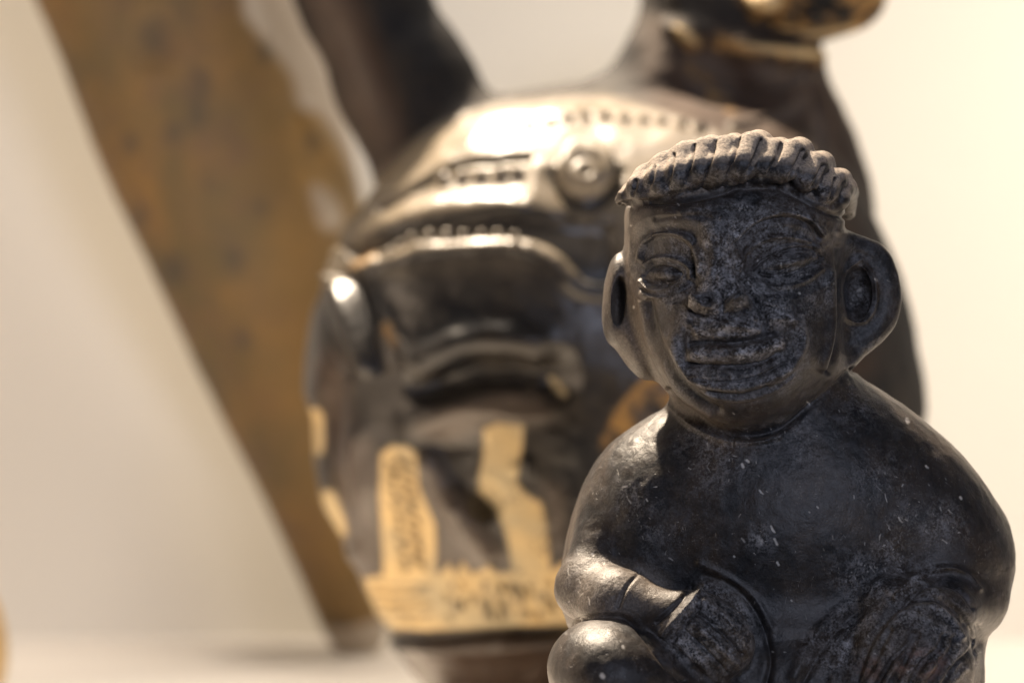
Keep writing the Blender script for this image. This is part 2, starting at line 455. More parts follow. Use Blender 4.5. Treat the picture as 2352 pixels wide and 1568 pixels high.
def build_figurine():
    F_ = Field((1190, -560, -2160), (2400, 420, -250), 4.5)
    # trunk
    F_.puff([(1535, 925), (1480, 962), (1400, 1020), (1345, 1100), (1310, 1200), (1290, 1300), (1285, 1370), (1305, 1440), (1330, 1600), (1330, 1850),
             (1380, 2110), (1800, 2130), (2160, 2110), (2225, 1850), (2225, 1560), (2240, 1490), (2283, 1420), (2318, 1340), (2325, 1260), (2290, 1160), (2205, 1040), (2100, 950), (2035, 905), (1975, 866), (1925, 815), (1850, 760), (1650, 755), (1570, 840)],
            215, 225, 30, k=30)
    F_.ell((1800, 1210, -40), (330, 300, 215), 60)
    F_.ell((1830, 1560, -60), (420, 210, 230), 90)
    # head
    F_.puff([(1446, 460), (1436, 560), (1432, 680), (1452, 770), (1505, 868), (1570, 945), (1650, 988), (1730, 993), (1820, 965), (1890, 915), (1935, 850),
             (1945, 760), (1942, 650), (1938, 550), (1930, 450), (1850, 385), (1690, 350), (1540, 385)], 190, 235, -75, k=34, Hb=260)
    F_.ell((1690, 800, -240), (165, 165, 110), 50)               # muzzle
    F_.ell((1690, 500, -190), (235, 80, 110), 50)               # brow
    # ears
    F_.ell((1414, 686, -70), (29, 102, 75), 26, rot=(-4,))
    F_.ell((1452, 790, -60), (36, 90, 80), 34, rot=(25,))
    F_.puff(c1s((1120, 600), (1210, 570), (1300, 590), (1385, 622), (1440, 690), (1476, 800), (1482, 900), (1455, 1000), (1395, 1075), (1300, 1150), (1200, 1250), (1120, 1180)),
            38, 42, -62, k=28, tilt=(0.25, 0))
    # hair: a roll of twisted locks
    F_.ell((1690, 500, 40), (245, 150, 220), 30)
    roll = [c1(*p) for p in ((150, 390), (230, 330), (330, 270), (450, 215), (600, 195), (760, 185), (900, 205), (1040, 260), (1140, 335), (1185, 400))]
    F_.path([(p[0], p[1], -262+95*(abs(p[0]-1690)/260)**2.2) for p in roll], [16, 28, 35, 38, 39, 39, 38, 33, 27, 20], k=10)
    for (a, b_, r) in LOCKS:
        A = c1(*a); B = c1(*b_); rr = r*0.475
        side = abs(A[0]-1690)/260
        o_ = 105*side**2.2
        ax, ay, bx, by = A[0]-7, A[1]+rr*0.05, B[0]+9, B[1]+rr*(0.62 if B[0] > 1590 else 0.40)
        F_.path([(ax, ay, -285+o_), (ax*0.6+bx*0.4, ay*0.62+by*0.38, -318+o_), (ax*0.2+bx*0.8, ay*0.15+by*0.85, -275+o_*0.9), (bx+6, by+4, -190+o_*0.6), (bx+10, by+14, -60+o_*0.4), (bx+10, by+60, 90)],
                [rr*1.0, rr*1.25, rr*1.28, rr*1.2, rr*1.1, rr*0.9], k=8)
    # left arm and hand
    F_.path([(1400, 1180, -40), (1352, 1350, -130), (1420, 1390, -235), (1560, 1425, -300)], [62, 68, 72, 58], k=34)
    F_.ell((1620, 1455, -290), (120, 92, 70), 26, rot=(-32,))
    # left knee
    F_.ell((1405, 1545, -300), (150, 124, 170), 16, rot=(-12,))
    F_.cap((1480, 1600, -280), (1700, 1700, -200), 120, 120, 40)
    # right arm, hand and knee
    F_.path([(2235, 1230, 20), (2240, 1380, -70), (2180, 1400, -190)], [70, 62, 66], k=34)
    F_.ell((2095, 1400, -230), (120, 78, 70), 26, rot=(-8,))
    F_.ell((2095, 1520, -240), (142, 158, 120), 18, rot=(12,))
    F_.cap((2030, 1600, -220), (1860, 1700, -180), 120, 120, 40)
    F_.ell((2190, 1500, -120), (55, 80, 80), 20)
    F_.cap((1500, 1980, -260), (2060, 1980, -260), 130, 130, 50)
    F_.ell((1390, 1800, -150), (150, 190, 170), 60)
    F_.ell((2140, 1800, -120), (150, 190, 170), 60)
    # holes through the ear discs
    F_.ell((1421, 690, -128), (15, 56, 60), 8, rot=(-3,), mode='sub')
    F_.ell((1978, 672, -150), (34, 62, 84), 10, mode='sub')
    V, F = F_.mesh()
    V = relax(V, F, 2)
    V, F = subdivide(V, F)
    V = relax(V, F, 3)
    s = Sculpt(V, F, D0, K0)
    print('figurine', len(F), time.time()-T0)
    hairline = [c1(*p) for p in ((90, 440), (180, 412), (400, 404), (580, 372), (700, 340), (860, 335), (940, 355), (1100, 440), (1170, 470), (1240, 480))]
    # --- broad forms
    s.gain = 1.3
    s.fill(c1s((230, 560), (330, 520), (480, 540), (530, 640), (520, 760), (440, 860), (300, 850), (220, 740)), -15, 40)      # left socket
    s.fill(c1s((690, 600), (860, 500), (1040, 520), (1120, 640), (1100, 780), (960, 840), (760, 810), (670, 720)), -10, 40)     # right socket
    s.dome(c1(600, 700), (62, 120), 16)                                                        # bridge
    s.apply()
    # dish of the right ear
    s.fill(c1s((1250, 640), (1330, 640), (1400, 700), (1440, 800), (1440, 910), (1400, 1000), (1300, 1080), (1220, 1130), (1200, 950), (1200, 750)), -8, 26)
    s.stroke(c1s((1300, 690), (1230, 760), (1215, 870), (1240, 980), (1320, 990), (1370, 900), (1360, 780), (1300, 690)), 5, 5, closed=False)
    s.stroke(c1s((1190, 560), (1280, 582), (1380, 618), (1440, 690), (1478, 800), (1482, 900), (1455, 1000), (1390, 1075), (1290, 1150), (1220, 1220)), 8, 5)
    s.stroke(c1s((1190, 640), (1195, 800), (1190, 960), (1170, 1110), (1130, 1230)), 9, -10)
    s.stroke(c1s((1145, 760), (1150, 900), (1150, 1050), (1110, 1210)), 12, 9)
    # --- eyes
    s.stroke(c1s((228, 690), (250, 600), (340, 560), (440, 580), (510, 660), (520, 760)), 7, 9)
    s.stroke(c1s((250, 720), (300, 690), (390, 690), (460, 730), (480, 790)), 5, 7)
    s.stroke(c1s((225, 800), (270, 840), (360, 840), (450, 800), (480, 750)), 5, 6)
    s.stroke(c1s((240, 770), (290, 735), (360, 728), (420, 755)), 3.5, -5)
    s.stroke(c1s((250, 800), (310, 810), (380, 800), (425, 765)), 3.5, -5)
    s.dome(c1(330, 768), (38, 15), 9)
    s.stroke(c1s((235, 860), (330, 880), (440, 860)), 8, 5)
    s.stroke(c1s((225, 830), (300, 868), (400, 862), (470, 820)), 3, -4)
    s.stroke(c1s((690, 620), (790, 530), (920, 495), (1030, 520), (1090, 590)), 6, -8)
    s.stroke(c1s((680, 590), (780, 505), (910, 468), (1040, 495), (1105, 570)), 6, 7)
    s.stroke(c1s((700, 740), (740, 650), (850, 590), (980, 590), (1080, 640)), 7, 7)
    s.stroke(c1s((770, 740), (830, 690), (930, 650), (1040, 640), (1100, 680)), 3.6, -6)
    s.stroke(c1s((780, 700), (850, 650), (950, 615), (1050, 620)), 3, -4)
    s.stroke(c1s((800, 760), (900, 770), (1010, 740), (1100, 690)), 3.6, -6)
    s.dome(c1(930, 705), (72, 17), 10, rot=-10)
    s.stroke(c1s((830, 720), (900, 700), (1000, 680)), 2.5, -4)
    s.stroke(c1s((740, 790), (860, 830), (1000, 810), (1100, 740)), 7, 6)
    s.stroke(c1s((700, 800), (800, 850), (940, 850)), 3, -4)
    # --- nose, chipped
    s.dome(c1(535, 905), (36, 30), 30)
    s.dome(c1(685, 908), (30, 28), 34)
    s.dome(c1(610, 875), (66, 56), 16)
    s.dome(c1(500, 915), (22, 20), 12); s.dome(c1(735, 905), (20, 22), 12)
    s.dome(c1(560, 890), (13, 13), -24)
    s.stroke(c1s((612, 850), (618, 900), (625, 950)), 4, -10)
    s.stroke(c1s((470, 940), (540, 968), (640, 962), (720, 945)), 4, -9)
    s.stroke(c1s((720, 800), (780, 850), (820, 900), (880, 920)), 5, 7)
    s.stroke(c1s((740, 860), (800, 930), (830, 1000), (800, 1060)), 6, -6)
    s.stroke(c1s((480, 800), (500, 850), (470, 930)), 6, -5)
    # --- mouth
    s.stroke(c1s((455, 1000), (400, 1060), (395, 1150), (430, 1230), (520, 1290), (680, 1310), (830, 1280), (950, 1210), (1005, 1110), (1000, 1030), (940, 985), (850, 985)), 11, 10)
    s.stroke(c1s((480, 1010), (560, 975), (680, 960), (770, 985)), 9, 8)
    s.fill(c1s((470, 1050), (600, 1020), (760, 1030), (900, 1040), (960, 1090), (930, 1160), (800, 1220), (620, 1240), (480, 1220), (440, 1150)), -5, 18)
    s.fill(c1s((490, 1060), (560, 1005), (680, 990), (780, 1010), (810, 1062), (650, 1078)), 7, 12)
    s.stroke(c1s((470, 1100), (580, 1092), (700, 1095), (870, 1058)), 6, -11)
    s.stroke(c1s((490, 1158), (620, 1155), (760, 1138), (890, 1098)), 17, 13)
    s.stroke(c1s((450, 1198), (560, 1210), (700, 1214), (830, 1190), (900, 1146)), 5, -9)
    s.stroke(c1s((500, 1050), (640, 1020), (800, 1040)), 8, 9)
    s.stroke(c1s((470, 1260), (620, 1285), (780, 1265), (930, 1190)), 3, -4)
    s.stroke(c1s((540, 1345), (700, 1370), (860, 1330), (960, 1260)), 6, 5)
    s.stroke(c1s((560, 1325), (700, 1345), (840, 1305)), 3.5, -4)
    s.apply()
    s.gain = 1.1
    # jaw groove, lit cheek ridge, chin ring
    s.stroke(c1s((270, 900), (300, 1050), (370, 1200), (470, 1330), (600, 1420)), 9, -8)
    s.stroke(c1s((235, 900), (260, 1050), (320, 1200), (420, 1350), (560, 1440)), 10, 7)
    s.stroke(c1s((360, 1330), (470, 1440), (600, 1520), (740, 1545), (900, 1510), (1050, 1400), (1160, 1310), (1250, 1230)), 8, -11)
    s.stroke(c1s((340, 1370), (450, 1480), (590, 1555), (740, 1580), (900, 1550)), 7, 5)
    s.stroke(c1s((420, 470), (600, 440), (800, 445), (980, 470)), 7, 4)
    s.stroke(c1s((300, 500), (450, 480), (600, 500)), 6, -4)
    s.stroke([(p[0], p[1]+5) for p in hairline], 6, -9)
    # cracks between the turns of hair
    for i in range(len(LOCKS)-1):
        (a, b_, r), (a2, b2, r2) = LOCKS[i], LOCKS[i+1]
        p = c1((a[0]+a2[0])/2+5, (a[1]+a2[1])/2-10); q = c1((b_[0]+b2[0])/2-6, (b_[1]+b2[1])/2+5)
        m_ = ((p[0]+q[0])/2+2, (p[1]+q[1])/2)
        s.stroke([p, m_, q], 3.6, -7)
    # --- trunk
    s.gain = 0.85
    s.stroke(c2s((830, 960), (940, 1000), (1040, 1090), (1110, 1220), (1140, 1360), (1120, 1470)), 8, -9)
    s.stroke(c2s((800, 900), (930, 960), (1060, 1060), (1140, 1200)), 9, 6)
    s.stroke(c2s((630, 1230), (700, 1150), (770, 1070), (825, 1005)), 9, 15)
    s.stroke(c2s((600, 1180), (680, 1100), (760, 1010)), 5, -9)
    s.stroke(c2s((680, 1260), (740, 1180), (800, 1110)), 5, -9)
    s.stroke(c2s((820, 1080), (920, 1160), (1010, 1270)), 8, 11)
    s.stroke(c2s((800, 1140), (900, 1220), (1000, 1330)), 4.5, -10)
    s.stroke(c2s((760, 1180), (860, 1260), (985, 1385)), 8, 12)
    s.stroke(c2s((730, 1220), (830, 1310), (930, 1420)), 4.5, -9)
    s.stroke(c2s((700, 1270), (800, 1370), (880, 1450)), 8, 9)
    s.stroke(c2s((410, 1105), (450, 1010), (510, 945)), 4, -6)
    s.stroke(c2s((160, 1215), (250, 1160), (350, 1150), (450, 1165), (540, 1250), (640, 1390), (720, 1460)), 6, -12)
    s.stroke(c2s((1250, 1440), (1330, 1280), (1440, 1150), (1600, 1020), (1760, 930)), 12, 7)
    s.stroke(c2s((1300, 1460), (1400, 1290), (1520, 1160), (1680, 1040)), 8, -7)
    s.stroke(c2s((1440, 1460), (1480, 1320), (1560, 1200), (1700, 1090)), 9, 6)
    s.stroke(c2s((1550, 1460), (1590, 1320), (1660, 1200), (1760, 1100), (1880, 1060), (2000, 1100), (2080, 1190)), 8, -11)
    s.stroke(c2s((1740, 1060), (1830, 970), (1960, 920), (2070, 940), (2140, 1020)), 8, 9)
    s.stroke(c2s((1780, 1090), (1860, 1020), (1950, 990), (2040, 1020), (2110, 1110)), 5, -8)
    s.stroke(c2s((1920, 1090), (2000, 1150), (2060, 1250)), 7, 8)
    s.stroke(c2s((1960, 1060), (2060, 1140), (2110, 1250)), 4, -7)
    for j, (x0, wv, bend) in enumerate(((1640, 6, 40), (1722, 4, 70), (1790, 8, 20), (1880, 5, 60), (1968, 7, 30), (2040, 4, 50))):
        s.stroke(c2s((x0-70, 1470), (x0-10, 1370), (x0+bend, 1270+j*12), (x0+bend+30, 1215+j*9)), wv, -7-(j % 3)*2)
        s.stroke(c2s((x0-25, 1460), (x0+36, 1360+j*8)), wv+4, 4)
    s.dome(c2(1760, 1380), (40, 22), 9, rot=-45); s.dome(c2(1900, 1400), (34, 20), 9, rot=-50); s.dome(c2(2010, 1330), (30, 40), 8)
    s.stroke(c2s((2130, 1200), (2140, 1280), (2100, 1330)), 7, -8)
    s.apply()
    ridge = np.clip(s.total/11, -0.12, 0.38)
    # hand-made unevenness
    P = s.V
    d = 3.0*hash_noise(P, 1/180, 1)+0.8*hash_noise(P, 1/55, 2)+0.9*hash_noise(P, 1/20, 3)
    # --- wear, where dust and scouring sit
    U, Vv = s.U, s.Vv
    wear = np.zeros(len(U))
    def add(pts, amt, soft=40):
        nonlocal wear
        Pp = smooth_poly(pts, True, 5)
        i = s.near(Pp, soft)
        dd = dist_poly(U[i], Vv[i], Pp)
        wear[i] = np.maximum(wear[i], amt*np.clip(0.5-dd/soft, 0, 1))
    add(c1s((240, 640), (420, 560), (700, 420), (1040, 480), (1120, 700), (1080, 900), (1000, 1000), (1000, 1200), (800, 1340), (520, 1310), (390, 1180), (380, 980), (260, 860)), 1.0, 110)
    add(c1s((180, 410), (250, 300), (600, 250), (900, 250), (1150, 330), (1150, 450), (900, 330), (600, 350)), 0.9, 30)
    add(c1s((1230, 700), (1330, 700), (1380, 850), (1330, 1000), (1230, 980)), 0.8, 60)
    add(c1s((1200, 620), (1330, 600), (1450, 760), (1440, 960), (1300, 1110), (1200, 1180)), 0.4, 60)
    add(c2s((700, 180), (900, 300), (1200, 300), (1400, 200), (1350, 420), (900, 420)), 0.45, 60)
    add(c2s((620, 1230), (830, 980), (1060, 1130), (1080, 1300), (900, 1440), (680, 1350)), 0.85, 50)
    add(c2s((1300, 1300), (1560, 1010), (1780, 860), (1900, 900), (2120, 1150), (2080, 1460), (1450, 1460)), 0.75, 90)
    add(c2s((180, 900), (520, 930), (430, 1150), (180, 1200)), 0.35, 30)
    for (c_, sp, a_) in ((c2(490, 590), 60, .5), (c2(1088, 780), 34, .8), (c2(1640, 500), 70, .5), (c2(1780, 690), 50, .5), (c2(1950, 710), 60, .6), (c2(900, 370), 90, .6), (c2(1560, 960), 60, .8), (c2(1720, 850), 50, .7),
                        (c2(1250, 320), 90, .5), (c2(1560, 160), 60, .4), (c2(230, 980), 60, .4), (c2(600, 760), 60, .4), (c2(1330, 130), 60, .3), (c1(430, 1180), 30, .5), (c1(1290, 1080), 50, .4), (c1(1250, 640), 40, .4)):
        wear = np.maximum(wear, a_*np.exp(-((U-c_[0])**2+(Vv-c_[1])**2)/(sp*sp))*s.front)
    wear = np.maximum(wear, 0.09)
    wear = np.clip(wear*(0.62+1.2*ridge), 0, 1.5)
    red = np.zeros(len(U))
    for pts in (((1740, 1380), (1850, 1290), (1900, 1330), (1760, 1440)), ((1850, 1400), (1940, 1330), (1990, 1380), (1900, 1460)), ((1560, 1400), (1640, 1360), (1660, 1460))):
        Pp = smooth_poly(c2s(*pts), True, 5); i = s.near(Pp, 30); dd = dist_poly(U[i], Vv[i], Pp)
        red[i] = np.maximum(red[i], np.clip(0.5-dd/30, 0, 1))
    d += wear*(1.3*hash_noise(P, 1/9, 5)+0.8*hash_noise(P, 1/5, 6))
    # --- scratches, nicks and stuck grains of dust
    scr = np.zeros(len(U)); rs = np.random.RandomState(12)
    def nick(u, v, ang, L, w, a):
        c, n_ = math.cos(ang), math.sin(ang); kx = rs.uniform(-0.25, 0.25)*L
        P3 = np.array([(u-c*L/2, v-n_*L/2), (u-n_*kx*0.4, v+c*kx*0.4), (u+c*L/2, v+n_*L/2)])
        i = s.near(P3, 3*w+1)
        if len(i):
            dd = dist_poly(U[i], Vv[i], P3, False)
            scr[i] = np.maximum(scr[i], a*np.exp(-(dd/w)**2)*np.minimum(s.front[i]*2, 1))
    clusters = [(c2(490, 590), 60, 20), (c2(1100, 780), 50, 12), (c2(1640, 520), 90, 26), (c2(1780, 690), 70, 18), (c2(1950, 710), 90, 22), (c2(560, 770), 70, 16), (c2(900, 370), 110, 30),
                (c2(1560, 960), 60, 26), (c2(1720, 850), 60, 22), (c2(1250, 320), 110, 20), (c2(1880, 600), 80, 14), (c2(300, 950), 90, 30), (c2(250, 1100), 70, 16), (c2(1500, 780), 60, 12), (c2(350, 420), 80, 18),
                (c1(620, 440), 70, 30), (c1(420, 480), 60, 20), (c1(900, 450), 80, 24), (c1(600, 640), 55, 26), (c1(930, 900), 70, 30), (c1(430, 960), 50, 16), (c1(640, 1300), 90, 28), (c1(900, 640), 80, 26), (c1(330, 760), 50, 18), (c1(1280, 860), 60, 14),
                (c2(850, 1250), 90, 34), (c2(1800, 1250), 140, 50), (c2(2050, 1350), 80, 24), (c2(1350, 1200), 90, 14)]
    for (c_, sp, m_) in clusters:
        if c_[1] < 930: m_ //= 2
        base_a = rs.uniform(0.3, 1.4)
        for _ in range(m_):
            nick(c_[0]+rs.normal()*sp*0.55, c_[1]+rs.normal()*sp*0.4, base_a+rs.normal()*0.5, rs.uniform(1, 22)*rs.rand()**1.6+1.5, rs.uniform(0.9, 2.0), rs.uniform(0.1, 0.8)*rs.rand()**0.5)
    for _ in range(160):
        nick(rs.uniform(1300, 2300), rs.uniform(940, 1560), rs.uniform(0, 3.14), rs.uniform(1, 7), rs.uniform(0.9, 1.6), rs.uniform(0.15, 0.55))
    for (x, y, L, w) in ((1793, 215, 8, 4), (2053, 583, 4, 3), (1175, 900, 6, 3), (335, 1436, 3, 5.5), (433, 1298, 3, 3.4), (288, 857, 3, 3.4), (965, 865, 2, 2.4), (1365, 630, 4, 2), (1325, 652, 3, 2), (1095, 556, 12, 2.2),
                         (1150, 735, 16, 2.4), (1165, 795, 14, 3), (1088, 785, 12, 7), (1005, 430, 7, 3.4), (1030, 408, 5, 3), (1320, 133, 10, 2), (1760, 690, 14, 2), (1240, 1075, 3, 2), (1890, 435, 6, 2.6)):
        nick(*c2(x, y), rs.uniform(0.7, 1.2), L, w, 0.95 if w < 6 else 0.5)
    for (x, y, L, w) in ((640, 1040, 6, 6), (808, 298, 6, 4), (995, 855, 2, 3), (1285, 840, 5, 5), (1365, 790, 5, 3), (188, 925, 3, 3), (180, 530, 2, 2.4)):
        nick(*c1(x, y), rs.uniform(0, 3), L, w, 0.7)
    scr *= 0.75+0.5*hash_noise(P, 1/7, 9)
    d -= 0.9*np.clip(scr, 0, 1)
    s.V = s.V+s.N*d[:, None]
    # --- which part each point belongs to
    lab = np.zeros(len(U), int)
    U, Vv = s.U, s.Vv
    HL0 = smooth_poly(hairline, False, 6)
    crust_and_light = np.clip((s.N[:, 2]-0.05)/0.4, 0, 1)*np.clip((np.interp(U, HL0[:, 0], HL0[:, 1])+8-s.Vv)/40, 0, 1)  # crusted hair; lit lock tops painted paler by upward tilt
    crust_and_light = np.maximum(crust_and_light, 0.22*np.clip(0.5-dist_poly(U, Vv, smooth_poly(c1s((100, 420), (215, 440), (230, 560), (210, 760), (290, 1100), (400, 1330), (620, 1450), (560, 1500), (380, 1400), (120, 1120), (60, 800), (150, 640)), True, 4))/30, 0, 1)*s.front)  # lit strip of the left cheek and jaw painted in as paler colour
    fa = smooth_poly(c2s((130, 900), (350, 880), (640, 960), (600, 1100), (430, 1150), (160, 1200)), True, 5)
    crust_and_light = np.maximum(crust_and_light, 0.22*np.clip(0.5-dist_poly(U, Vv, fa)/30, 0, 1)*s.front)  # lit patch of the left forearm painted paler
    names = ['body']
    pl = {}
    def mark(pts, name, ymax=0, label=None, smooth=True):
        Pp = smooth_poly(pts, True, 6) if smooth else np.array(pts)
        i = s.near(Pp, 2, ymax); dd = dist_poly(U[i], Vv[i], Pp)
        names.append(name); lab[i[dd < 0]] = len(names)-1
        if label: pl[len(names)-1] = label
    mark(c1s((215, 740), (250, 590), (350, 545), (460, 570), (535, 680), (500, 810), (400, 870), (270, 860)), 'eye')
    mark(c1s((690, 760), (720, 620), (860, 560), (1010, 560), (1125, 650), (1090, 770), (960, 840), (800, 830)), 'eye')
    mark(c1s((480, 900), (530, 850), (600, 830), (690, 850), (735, 900), (720, 950), (600, 960), (500, 950)), 'nose')
    mark(c1s((380, 1130), (395, 1040), (460, 980), (600, 960), (780, 965), (940, 965), (1020, 1040), (1010, 1130), (940, 1240), (820, 1310), (650, 1330), (500, 1305), (420, 1250)), 'mouth')
    mark(c1s((30, 760), (80, 680), (150, 680), (185, 760), (185, 980), (150, 1080), (90, 1060), (40, 920)), 'ear', 60, 'pierced ear disc seen nearly edge on')
    mark(c1s((1195, 540), (1300, 570), (1400, 610), (1500, 780), (1505, 920), (1460, 1030), (1300, 1170), (1215, 1200), (1190, 900)), 'ear', 60, 'large cupped ear disc with a round hole')
    mark(c2s((600, 1200), (700, 1080), (830, 960), (960, 1010), (1080, 1140), (1110, 1300), (1000, 1440), (860, 1470), (700, 1330)), 'hand')
    mark(c2s((1730, 1080), (1830, 960), (1960, 905), (2090, 930), (2170, 1040), (2120, 1200), (2000, 1100), (1880, 1050)), 'hand')
    # locks
    base = len(names)
    HL = smooth_poly(hairline, False, 6)
    hy = np.interp(U, HL[:, 0], HL[:, 1])
    hm = np.nonzero((Vv < hy) & (s.V[:, 1] < 30) & (s.V[:, 2] > -500))[0]
    best = np.full(len(hm), 1e9); bi = np.zeros(len(hm), int)
    for i, (a, b_, r) in enumerate(LOCKS):
        A = c1(*a); B = c1(*b_)
        dd = dist_poly(U[hm], Vv[hm], np.array([A, B]), False)/r
        q = dd < best; best[q] = dd[q]; bi[q] = i
    lab[hm] = base+bi
    names += ['hair_lock']*len(LOCKS)
    far = best > 1.30
    names.insert(base, 'hair'); lab[hm] += 1; lab[hm[far]] = base
    pm = {k: base for k in range(base+1, base+1+len(LOCKS))}
    root = empty('clay_figurine', ((1780-1176)*K0, 0.0, FLOOR_Z))
    tag(root, 'small black clay figurine, seated, with pierced ears and twisted hair roll', 'figurine')
    P_ = {'_org': tuple(root.location), '_obj': root}
    objs = split_parts(s, P_, M_FIG, lab, names, {'wear': wear, 'red': red, 'crust_and_light': crust_and_light, 'scratch': scr}, pl, pm)
    return root, s

FIG, SF = build_figurine()
# ------------------------------------------------------------------ blackware vessel with a modelled animal head
def vessel_material():
    m, t, P = nt('polished_blackware'); b = NB(t); co = b.coord()
    big = b.noise(co, 55, 5, 0.6, 0.5); med = b.noise(co, 260, 5, 0.6, 0.4); fine = b.noise(co, 1300, 4, 0.7)
    col = b.mix(b.ramp(big, 0.38, 0.66), (0.008, 0.008, 0.009), (0.022, 0.018, 0.014))
    col = b.mix(b.ramp(med, 0.55, 0.72, 0, 0.6), col, (0.034, 0.028, 0.021))
    col = b.mix(b.math('MULTIPLY', b.attr('brown'), b.ramp(med, 0.25, 0.6, 0.5, 1)), col, (0.042, 0.025, 0.016))
    col = b.mix(b.math('MULTIPLY', b.attr('grey'), b.ramp(big, 0.3, 0.6, 0.6, 1)), col, (0.11, 0.088, 0.072))
    col = b.mix(b.math('MULTIPLY', b.attr('dome_light_tooth_tan'), b.ramp(med, 0.3, 0.62, 0.55, 1)), col, (0.17, 0.138, 0.095))  # light on dome and eye put into the colour; teeth share the tan
    och = b.math('MULTIPLY', b.attr('ochre'), b.ramp(b.math('ADD', b.math('MULTIPLY', med, 0.5), b.math('MULTIPLY', big, 0.5)), 0.42, 0.56))
    col = b.mix(och, col, (0.25, 0.145, 0.05))
    pig = b.math('MULTIPLY', b.attr('pigment'), b.ramp(b.math('ADD', b.math('MULTIPLY', med, 0.5), b.math('MULTIPLY', fine, 0.5)), 0.36, 0.42))
    pc = b.mix(b.ramp(big, 0.42, 0.62), (0.50, 0.37, 0.19), (0.36, 0.30, 0.19))
    col = b.mix(pig, col, pc)
    b.l(col, P.inputs['Base Color'])
    matt = b.math('MAXIMUM', b.math('MAXIMUM', pig, och), b.attr('matte'))
    b.l(b.ramp(matt, 0, 1, 0.44, 0.25), P.inputs['Specular IOR Level'])
    r = b.math('ADD', b.ramp(med, 0.3, 0.7, 0.31, 0.42), b.math('MULTIPLY', matt, 0.42))
    b.l(r, P.inputs['Roughness'])
    b.l(b.bump(b.math('ADD', b.math('MULTIPLY', big, 0.5), med), 0.35, 0.0005), P.inputs['Normal'])
    return m

def c3(x, y): return (666+x*0.45, 196+y*0.45)
def c4(x, y): return (666+x*0.45, 862+y*0.45)
def c3s(*a): return [c3(x, y) for x, y in a]
def c4s(*a): return [c4(x, y) for x, y in a]
M_VES = vessel_material()

def paint(s, fld, polys, soft=12, smooth=True, ymax=None):
    for pts in polys:
        P = smooth_poly(pts, True, 5) if smooth else np.array(pts, float)
        i = s.near(P, soft, ymax); d = dist_poly(s.U[i], s.Vv[i], P)
        fld[i] = np.maximum(fld[i], np.clip(0.5-d/soft, 0, 1))

